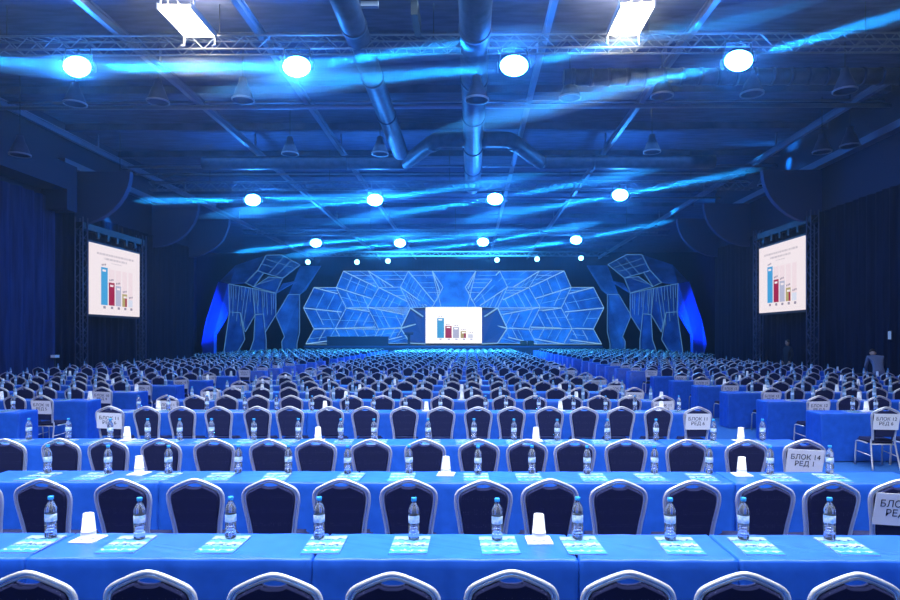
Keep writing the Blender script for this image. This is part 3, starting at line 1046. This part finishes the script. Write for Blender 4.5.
def chart_face(w, h, white, title):
    """the picture on a screen: columns of a chart, facing -Y, origin at its centre"""
    m = MB()
    names = [white, 'bar_blue', 'bar_red', 'bar_grey', 'bar_tan', 'bar_pale', 'bar_ghost', 'chart_ink', 'chart_title']
    def quad(u0, u1, v0, v1, k, lift):
        x0, x1, z0, z1 = -w / 2 + u0 * w, -w / 2 + u1 * w, h / 2 - v1 * h, h / 2 - v0 * h
        m.poly([(x0, -lift, z0), (x1, -lift, z0), (x1, -lift, z1), (x0, -lift, z1)], k)
    m.box(-w / 2, w / 2, 0, .03, -h / 2, h / 2, 0)
    rr = random.Random(11)
    bars = ((.205, .33, .317, .858, 1), (.35, .465, .523, .858, 2), (.485, .595, .56, .86, 3), (.62, .72, .67, .86, 4), (.75, .84, .75, .86, 5))
    for i, (u0, u1, v0, v1, k) in enumerate(bars):
        if title and i: quad(u0, u1, .33, v0, 6, .004)
        quad(u0, u1, v0, v1, k, .006)
        if i == 3: quad(u0 + .06, u1 - .005, v0 + .06, v1, 2, .008)
        for j in range(3):
            quad(u0 + .01 + j * .03, u0 + .03 + j * .03, v0 - .045 - .006 * j, v0 - .02 - .006 * j, 7, .008)
        quad(u0 + .04, u0 + .085, v1 + .015, v1 + .05, 7 if title else 3, .008)
        if i < 4: quad(u0 + .025, u0 + .09, v0 + .03, v0 + .06, 0, .009)
    if title:
        for v, a, b_ in ((.115, .13, .86), (.175, .27, .72), (.235, .4, .6)):
            u = a
            while u < b_:
                wd = rr.uniform(.015, .06)
                quad(u, min(u + wd, b_), v, v + (.03 if v < .2 else .012), 8, .006)
                u += wd + .012
    return m, names
# centre screen
p = (sc_l + sc_r) / 2
t = thing('projection_screen', 'bright white projection screen with a column chart in the middle of the stage', 'screen', (p.x, 61.3, 1.2))
cw, chh = sc_r.x - sc_l.x, sc_l.z - 1.3
m, nm = chart_face(cw, chh, 'screen_centre', False)
o = m.obj('screen_face', nm, t, (0, 0, chh / 2 + .1))
m = MB(); m.box(-cw / 2 - .06, cw / 2 + .06, .04, .1, .04, chh + .16); m.box(-cw / 2, -cw / 2 + .2, -.0, .1, 0, .1); m.box(cw / 2 - .2, cw / 2, 0, .1, 0, .1)
m.obj('screen_frame', ['black'], t)
# side screens in truss frames, parallel to the side walls
def side_screen(sx, label, y0, y1, z0, z1, xw):
    yc, w, h = (y0 + y1) / 2, y1 - y0, z1 - z0
    t = thing('projection_screen', label, 'screen', (xw, yc, 0), R(90) * sx, 'side chart screens')
    m, nm = chart_face(w, h, 'screen_white', True)
    m.obj('screen_face', nm, t, (0, -.06, (z0 + z1) / 2))
    m = MB(); m.box(-w / 2 - .09, w / 2 + .09, -.02, .05, z0 - .09, z0); m.box(-w / 2 - .09, w / 2 + .09, -.02, .05, z1, z1 + .09)
    m.box(-w / 2 - .09, -w / 2, -.02, .05, z0, z1); m.box(w / 2, w / 2 + .09, -.02, .05, z0, z1); m.box(-w / 2, w / 2, -.02, .05, z0, z1)
    m.obj('screen_frame', ['black'], t)
    for s in (-1, 1):
        m = MB()
        xx = s * (w / 2 + .35)
        for a in (-.15, .15):
            for b_ in (-.15, .15):
                m.tube([(xx + a, b_ + .05, 0), (xx + a, b_ + .05, z1 + .9)], .025, 6)
        n = int((z1 + .9) / .3)
        for i in range(n):
            za, zb = i * .3, (i + 1) * .3
            q = 1 if i % 2 else -1
            m.tube([(xx - .15 * q, -.1, za), (xx + .15 * q, -.1, zb)], .012, 4, caps=False)
            m.tube([(xx - .15, .05 - .15 * q, za), (xx - .15, .05 + .15 * q, zb)], .012, 4, caps=False)
            m.tube([(xx + .15, .05 - .15 * q, za), (xx + .15, .05 + .15 * q, zb)], .012, 4, caps=False)
        m.obj('truss_tower', ['truss_dark'], t)
    m = MB(); m.box(-w / 2 - .5, w / 2 + .5, -.08, .2, z1 + .45, z1 + .7)
    for k in range(5):
        m.box(-w / 2 + .5 + k * (w - 1) / 4 - .05, -w / 2 + .6 + k * (w - 1) / 4, -.12, -.05, z1 + .2, z1 + .45)
    m.obj('header', ['black'], t)
MT['truss_dark'] = mat('dark_truss', (.10, .12, .2), .5, .4)
def screen_fit(pa, pb, xw):
    """y, z extents on the wall plane x=xw from the pixel columns pa (near) and pb (far): (x, ytop, ybottom)"""
    r_ = []
    for px, yt, ybm in (pa, pb):
        u = (px - CX) / F
        k = xw / (u * cos(YAW) - sin(YAW))
        r_.append(((u * sin(YAW) + cos(YAW)) * k, CAMZ + (HY - yt) / F * k, CAMZ + (HY - ybm) / F * k))
    return r_
xl, xr = XL + .62, XR - .62
a, b_ = screen_fit((88, 242, 314.5), (138.2, 254, 316.5), xl)
side_screen(1, 'chart screen on the left wall between dark curtains and truss towers', a[0], b_[0], (a[2] + b_[2]) / 2, (a[1] + b_[1]) / 2, xl)
a2, b2 = screen_fit((806.5, 236, 310), (760.5, 248.5, 312.8), xr)
side_screen(-1, 'chart screen on the right wall between dark curtains and truss towers', a2[0], b2[0], (a2[2] + b2[2]) / 2, (a2[1] + b2[1]) / 2, xr)

# faceted wings beside the backdrop
def wing(mirror, label):
    t = thing('stage_wing', label, 'stage set', (XC + (-1 if not mirror else 1) * 17.5, 56, 0), 0, 'faceted stage wings')
    o0 = Vector(t.location)
    def W(px, py, d):
        p = Q(px, py, d)
        if mirror: p = Vector((2 * XC - p.x, p.y, p.z))
        return p - o0
    def part(name, pts, mt, th=.12, lines=None, ribs=None):
        m = MB(); m.slab(pts, th)
        po = m.obj(name, [mt], t)
        if lines:
            l = MB()
            seg_lines(l, [p + Vector((0, -.12, 0)) for p in pts], .03)
            for a_, c_ in ribs or ():
                l.tube([a_ + Vector((0, -.12, 0)), c_ + Vector((0, -.12, 0))], .02, 5)
            l.obj('edge_line', [lines], po)
    # smooth blue outer leg, floor end below the chairs
    part('outer_leg', [W(219.7, 282, 56.5), W(229.3, 284, 55.5), W(229.8, 311, 55.4), W(215.5, 334.5, 55.6), W(215.2, 356, 55.6), W(205.5, 356, 56.6), W(202.5, 344.5, 56.6), W(207.5, 320, 56.6)], 'leg_blue', .3)
    fr_t = [W(229.3, 284, 55.5), W(253, 288.5, 55.3), W(276.2, 293.6, 55.1)]
    A1, A2, A3 = fr_t
    b1, b2_, b3, b4 = W(230, 312, 55.4), W(240.8, 312.8, 55.3), W(255.5, 314.7, 55.2), W(263.8, 314, 55.2)
    part('front_facet', [A1, A2, b3, W(245.6, 332, 55.3), b2_, b1], 'claw', .1, 'tube_dim',
         [(A1.lerp(A2, k), b1.lerp(W(245.6, 332, 55.3), k)) for k in (.2, .45, .7, .85)] + [(A1.lerp(A2, k), A1.lerp(A2, k) + Vector((0, 0, -1.2))) for k in (.1, .3, .55, .9)])
    part('front_facet', [A2, A3, W(276.2, 315, 55.1), W(265.7, 332, 55.2), b4, b3], 'claw', .1, 'tube_dim',
         [(A2.lerp(A3, k), b3.lerp(W(276.2, 315, 55.1), k)) for k in (.15, .4, .6, .8)] + [(A2.lerp(A3, k), A2.lerp(A3, k) + Vector((0, 0, -1.4))) for k in (.1, .25, .5, .9)])
    part('leg', [b1, b2_, W(245.2, 339.6, 55.3), W(238, 352, 55.3), W(238, 357, 55.3), W(224.5, 357, 55.3), W(224.5, 350, 55.3)], 'claw', .1, 'tube_dim')
    part('leg', [b3, b4, W(266.6, 339.6, 55.2), W(266.6, 357, 55.2), W(250.3, 357, 55.2), W(250.3, 351, 55.2), W(254.2, 339.6, 55.2)], 'claw', .1, 'tube_dim')
    # roof: slopes back and up towards the middle
    part('roof_facet', [W(219.7, 282, 56.5), W(236, 265.5, 58.2), W(258, 270.7, 57.5), W(246, 283, 56.3), W(229.3, 284, 55.6)], 'claw', .1)
    part('roof_facet', [W(246, 283, 56.3), W(258, 270.7, 57.5), W(264, 273, 57.4), W(254, 287, 55.8)], 'claw', .1, 'tube_dim')
    part('roof_facet', [W(254, 287, 55.8), W(269, 277, 57), W(283, 278.3, 57), W(276.2, 293.2, 55.3)], 'claw', .1, 'tube_dim', [(W(260, 284, 56), W(275, 279, 56.8))])
    part('roof_facet', [W(276.2, 293.2, 55.3), W(283, 284, 56.5), W(297, 281, 57)], 'claw', .1)
    part('crown_facet', [W(258, 270.7, 57.5), W(266.6, 255.3, 58.6), W(282, 255, 58.8), W(300.2, 265, 58.6), W(283, 278.3, 57.1), W(264, 273, 57.4)], 'claw', .1, 'tube_dim',
         [(W(262, 264, 58), W(290, 272, 57.8)), (W(268, 275, 57.3), W(284, 257, 58.6)), (W(276, 276, 57.2), W(292, 260.5, 58.6)), (W(266, 259, 58.4), W(294, 268, 58))])
    part('crown_facet', [W(236, 265.5, 58.3), W(266.6, 255.3, 58.8), W(258, 270.7, 57.7)], 'claw', .1)
    # inner column
    part('inner_column', [W(300.2, 266, 58.4), W(321, 266, 58.6), W(306, 290, 57.6), W(300, 294.6, 57.2), W(288.7, 294.6, 57)], 'claw', .1)
    part('inner_column', [W(288.7, 294.6, 57), W(300, 294.6, 57.2), W(300, 332, 57), W(297.3, 343.5, 57), W(297.3, 356, 57), W(283, 356, 57), W(282, 341.5, 57), W(284.8, 336.7, 57), W(276.2, 315.7, 56.8)], 'claw', .1, 'tube_dim')
wing(False, 'faceted blue stage wing with a smooth blue leg on the left of the stage')
wing(True, 'faceted blue stage wing with a smooth blue leg on the right of the stage')

# furniture on the stage
p = Q(409, 343, 58.4)
t = thing('lectern', 'small dark lectern standing left of the centre screen', 'lectern', (p.x, 58.4, 1.15))
m = MB(); m.box(-.12, .12, -.1, .1, .05, 1.0); m.obj('column', ['stage_black'], t)
m = MB(); m.box(-.3, .3, -.25, .25, 0, .05); m.obj('base', ['stage_black'], t)
m = MB(); m.slab([(-.4, -.28, .98), (.4, -.28, .98), (.4, .25, 1.16), (-.4, .25, 1.16)], .05); m.obj('reading_top', ['stage_black'], t)
a, b_ = Q(327, 344, 57.2), Q(389, 336, 57.2)
t = thing('presidium_table', 'long dark table on the stage left of the lectern', 'table', ((a.x + b_.x) / 2, 57.2, 1.15))
hw = (b_.x - a.x) / 2
m = MB(); m.box(-hw, hw, -.3, .3, .72, .8); m.obj('tabletop', ['stage_black'], t)
m = MB(); m.box(-hw + .05, hw - .05, -.26, -.2, 0, .72); m.obj('front_panel', ['stage_black'], t)
for s in (-1, 1):
    m = MB(); m.box(s * (hw - .12) - .05, s * (hw - .12) + .05, -.2, .26, 0, .72); m.obj('leg', ['stage_black'], t)
for i, px in enumerate((523, 530)):
    p = Q(px, 344, 58.2)
    t = thing('loudspeaker', 'small dark stage monitor on the stage, %s of the pair right of the screen' % nth(i + 1), 'loudspeaker', (p.x, 57.6, 1.15), 0, 'stage monitors')
    m = MB(); m.slab([(-.28, -.25, .3), (-.28, .25, .3), (-.28, .25, 0), (-.28, -.25, 0)][::-1], .02)
    m.box(-.27, .27, -.2, .25, 0, .42); m.obj('cabinet', ['black'], t)
    m = MB(); m.box(-.22, .22, -.225, -.2, .05, .38); m.obj('grille', ['dark'], t)

# ------------------------------------------------------------------ people by the right wall
def person(label, loc, rz, joints, edges, radii, cloth_mat, head, seated=False):
    me = bpy.data.meshes.new('person')
    names = list(joints)
    me.from_pydata([joints[k] for k in names], [(names.index(a), names.index(b)) for a, b in edges], [])
    o = link('person', me, None, loc, rz)
    me.materials.append(MT[cloth_mat])
    me.materials.append(MT['skin'])
    md = o.modifiers.new('skin', 'SKIN')
    for i, k in enumerate(names):
        v = me.skin_vertices[0].data[i]
        v.radius = (radii[k], radii[k] * .8 if k in ('chest', 'belly', 'pelvis') else radii[k])
        v.use_root = k == 'pelvis'
    o.modifiers.new('sub', 'SUBSURF').levels = 2
    tag(o, label, 'person')
    hm = MB()
    hm.lathe([(.02, -.12), (.05, -.115), (.068, -.07), (.078, -.01), (.08, .03), (.07, .08), (.045, .11), (.01, .122)], 14)
    hm.tube([(0, .07, 0), (0, .10, -.03), (0, .075, -.04)], .012, 6)
    for s in (-1, 1):
        hm.tube([(s * .075, -.005, .02), (s * .09, -.01, -.01), (s * .078, 0, -.035)], .01, 6)
        hm.tube([(s * .03, .072, .012), (s * .032, .078, .012)], .009, 6, 1)
    hm.tube([(-.022, .072, -.062), (.022, .072, -.062)], .006, 5, 1)
    h = hm.obj('head', ['skin', 'hair'], o, head[0])
    h.rotation_euler = head[1]
    hr = MB(); hr.lathe([(.083, .01), (.087, .04), (.077, .09), (.05, .122), (.01, .133)], 14, (0, -.014, 0)); hr.obj('hair', ['hair'], h)
    for s in ('l', 'r'):
        hand = joints['wr' + s]
        el = joints['el' + s]
        dv = (Vector(hand) - Vector(el)).normalized()
        hh = MB(); hh.tube([Vector(hand), Vector(hand) + dv * .05, Vector(hand) + dv * .09], [.03, .042, .036], 8)
        side = dv.orthogonal().normalized()
        for k in range(4):
            b0 = Vector(hand) + dv * .085 + side * (.027 - k * .018)
            ln_ = (.065, .075, .07, .055)[k]
            hh.tube([b0, b0 + dv * ln_ * .5, b0 + dv * ln_ + dv.cross(side) * .018], [.0095, .009, .007], 6)
        b0 = Vector(hand) + dv * .03 + side * .035
        hh.tube([b0, b0 + dv * .04 + side * .025, b0 + dv * .07 + side * .02], [.011, .010, .008], 6)
        hh.obj('hand', ['skin'], o)
    return o
E = [('pelvis', 'belly'), ('belly', 'chest'), ('chest', 'neck'), ('chest', 'shl'), ('shl', 'ell'), ('ell', 'wrl'), ('chest', 'shr'), ('shr', 'elr'), ('elr', 'wrr'),
     ('pelvis', 'hpl'), ('hpl', 'knl'), ('knl', 'anl'), ('anl', 'tol'), ('pelvis', 'hpr'), ('hpr', 'knr'), ('knr', 'anr'), ('anr', 'tor')]
RAD = dict(pelvis=.14, belly=.14, chest=.155, neck=.055, shl=.075, ell=.048, wrl=.033, shr=.075, elr=.048, wrr=.033, hpl=.095, knl=.065, anl=.045, tol=.035, hpr=.095, knr=.065, anr=.045, tor=.035)
J = dict(pelvis=(0, 0, .95), belly=(0, .01, 1.12), chest=(0, 0, 1.36), neck=(0, .01, 1.55), shl=(-.19, 0, 1.45), ell=(-.25, -.02, 1.17), wrl=(-.22, .1, .93), shr=(.19, 0, 1.45), elr=(.25, -.02, 1.17), wrr=(.22, .1, .93),
         hpl=(-.09, 0, .88), knl=(-.1, .02, .5), anl=(-.1, 0, .09), tol=(-.11, .14, .035), hpr=(.09, 0, .88), knr=(.1, .02, .5), anr=(.1, 0, .09), tor=(.11, .14, .035))
p = P(788, 336, 26.5)
person('person in dark clothes standing in shadow below the right chart screen', (13.1, 13.1 / (p.x / 26.5), 0), R(100), J, E, RAD, 'suit', ((0, .03, 1.69), (0, 0, 0)))
# bending at the table
J2 = dict(J)
J2.update(belly=(0, .10, 1.1), chest=(0, .30, 1.25), neck=(0, .46, 1.34), shl=(-.19, .34, 1.3), ell=(-.23, .42, 1.03), wrl=(-.17, .56, .84), shr=(.19, .34, 1.3), elr=(.23, .42, 1.03), wrr=(.17, .56, .84))
RAD2 = dict(RAD)
yy = 13.25 / ((P(880, 345, 10).x) / 10)
# block the last seats: the crew table stands in the cross aisle against the wall
CY = 19.75
person('person in a pale shirt bending over the crew table by the right wall', (P(879, 345, CY).x, CY, 0), R(-15), J2, E, RAD2, 'shirt', ((0, .56, 1.43), (R(-40), 0, 0)))
t = thing('crew_table', 'small dark crew table against the right wall curtain', 'table', (P(879, 350, CY).x - .1, CY + .95, 0))
m = MB(); m.box(-.5, .5, -.3, .3, .72, .76); m.obj('tabletop', ['dark'], t)
for sx in (-1, 1):
    for sy in (-1, 1):
        m = MB(); m.tube([(sx * .45, sy * .25, 0), (sx * .45, sy * .25, .72)], .02, 6); m.obj('leg', ['pipe'], t)
# small pale things on the walls
p = P(889.5, 333, 20)
t = thing('wall_light', 'small upright pale strip light high on the right curtain', 'wall light', (XR - .24, (XR - .24) / (P(889.5, 333, 20).x / 20), 1.98))
m = MB(); m.box(-.03, .03, -.035, .035, -.12, .14); m.obj('tube', [emis('pale_strip', (.25, .45, 1), .55)], t)
m = MB(); m.box(.03, .06, -.05, .05, -.15, .17); m.obj('bracket', ['dark'], t)
yl = (XL + .4) / (P(54.5, 355, 20).x / 20)
t = thing('paper_box', 'small pale box on a dark stand at the foot of the left curtain', 'box', (XL + .42, yl, 0))
m = MB(); m.box(-.08, .08, -.13, .13, 1.17, 1.27); m.obj('box_body', ['paper'], t)
m = MB(); m.tube([(0, 0, .02), (0, 0, 1.17)], .025, 8); m.box(-.14, .14, -.14, .14, 0, .03); m.obj('stand', ['black'], t)

# ------------------------------------------------------------------ light
def area(loc, tgt, sx, sy, e, c, name='hall_light', spread=180):
    return mk_light(name, 'AREA', loc, e, c, tgt, shape='RECTANGLE', size=sx, size_y=sy, spread=R(spread))
area((-1, 3.2, 9.4), (-1, 4.6, 0), 16, 5, 1850, (.82, .89, 1), 'hall_light', 105)          # house lights over the nearest rows
area((-1, -4.5, 7.5), (-1, 9, .6), 12, 2.5, 165, (.84, .87, 1))           # house lights at the rear of the hall
for x in (-9.5, 7.5):
    area((x, 12, 9.3), (x, 13, 0), 8, 5, 340, (.75, .86, 1))
area((-1, 12.5, 9.3), (-1, 14, 0), 9, 5, 420, (.5, .75, 1))
area((-1, 24, 9.0), (-1, 25, 0), 20, 6, 700, (.12, .42, 1), 'blue_wash')
area((-1, 36, 8.9), (-1, 38, 0), 20, 6, 1700, (.06, .42, 1), 'blue_wash')
area((-1.5, 47, 8.4), (-1.5, 50, 0), 13, 4, 7000, (.05, .50, 1), 'blue_wash')
# uplight on the ceiling
for y, e in ((19, 150), (32, 170), (45, 150)):
    area((-1, y, 7.2), (-1, y + .5, 10), 16, 2, e, (.03, .13, 1), 'ceiling_uplight')
# stage wash
area((XC, 49.5, 7.6), (XC, 60, 4.5), 16, 1.5, 380, (.03, .24, 1), 'stage_wash')
for s in (-1, 1):
    mk_light('leg_wash', 'SPOT', (XC + s * 18.6, 50, 1.8), 11000, (.005, .09, 1), (XC + s * 22.7, 56, 4), spot_size=R(48), spot_blend=.6, shadow_soft_size=.3)
    mk_light('wing_wash', 'SPOT', (XC + s * 12, 48, 6), 2000, (.03, .22, 1), (XC + s * 18.0, 56, 4.5), spot_size=R(60), spot_blend=.8, shadow_soft_size=.4)
    mk_light('drape_wash', 'SPOT', (XC + s * 8, 14, 8.7), 900, (.05, .2, 1), (XC + s * 15.3, 20, 3.5), spot_size=R(75), spot_blend=1, shadow_soft_size=.5)

w = bpy.data.worlds.new('world')
w.use_nodes = True
w.node_tree.nodes['Background'].inputs[0].default_value = (.01, .02, .06, 1)
w.node_tree.nodes['Background'].inputs[1].default_value = .3
v = w.node_tree.nodes.new('ShaderNodeVolumeScatter')      # thin stage haze everywhere in the hall
v.inputs['Color'].default_value = (.6, .8, 1, 1)
v.inputs['Density'].default_value = .0024
v.inputs['Anisotropy'].default_value = .84
w.node_tree.links.new(v.outputs[0], w.node_tree.nodes['World Output'].inputs['Volume'])
scene.world = w

# ------------------------------------------------------------------ camera
cam = bpy.data.cameras.new('camera')
cam.sensor_fit = 'HORIZONTAL'
cam.sensor_width = 36
cam.lens = F / 900 * 36
cam.shift_y = (HY - 300) / 900
cam.shift_x = (450 - CX) / 900
cam.clip_start = .05
cam.clip_end = 200
co = bpy.data.objects.new('camera', cam)
COL.objects.link(co)
co.location = (0, 0, CAMZ)
co.rotation_euler = (R(90), 0, YAW)
scene.camera = co

scene.view_settings.view_transform = 'Standard'
scene.view_settings.look = 'None'
scene.view_settings.exposure = 0
scene.view_settings.gamma = 1
scene.view_settings.use_curve_mapping = False
c = scene.cycles
c.use_denoising = True
c.max_bounces = 8
c.diffuse_bounces = 3
c.glossy_bounces = 3
c.transmission_bounces = 6
c.transparent_max_bounces = 8
c.volume_bounces = 0
c.sample_clamp_indirect = 6
c.caustics_reflective = False
c.caustics_refractive = False
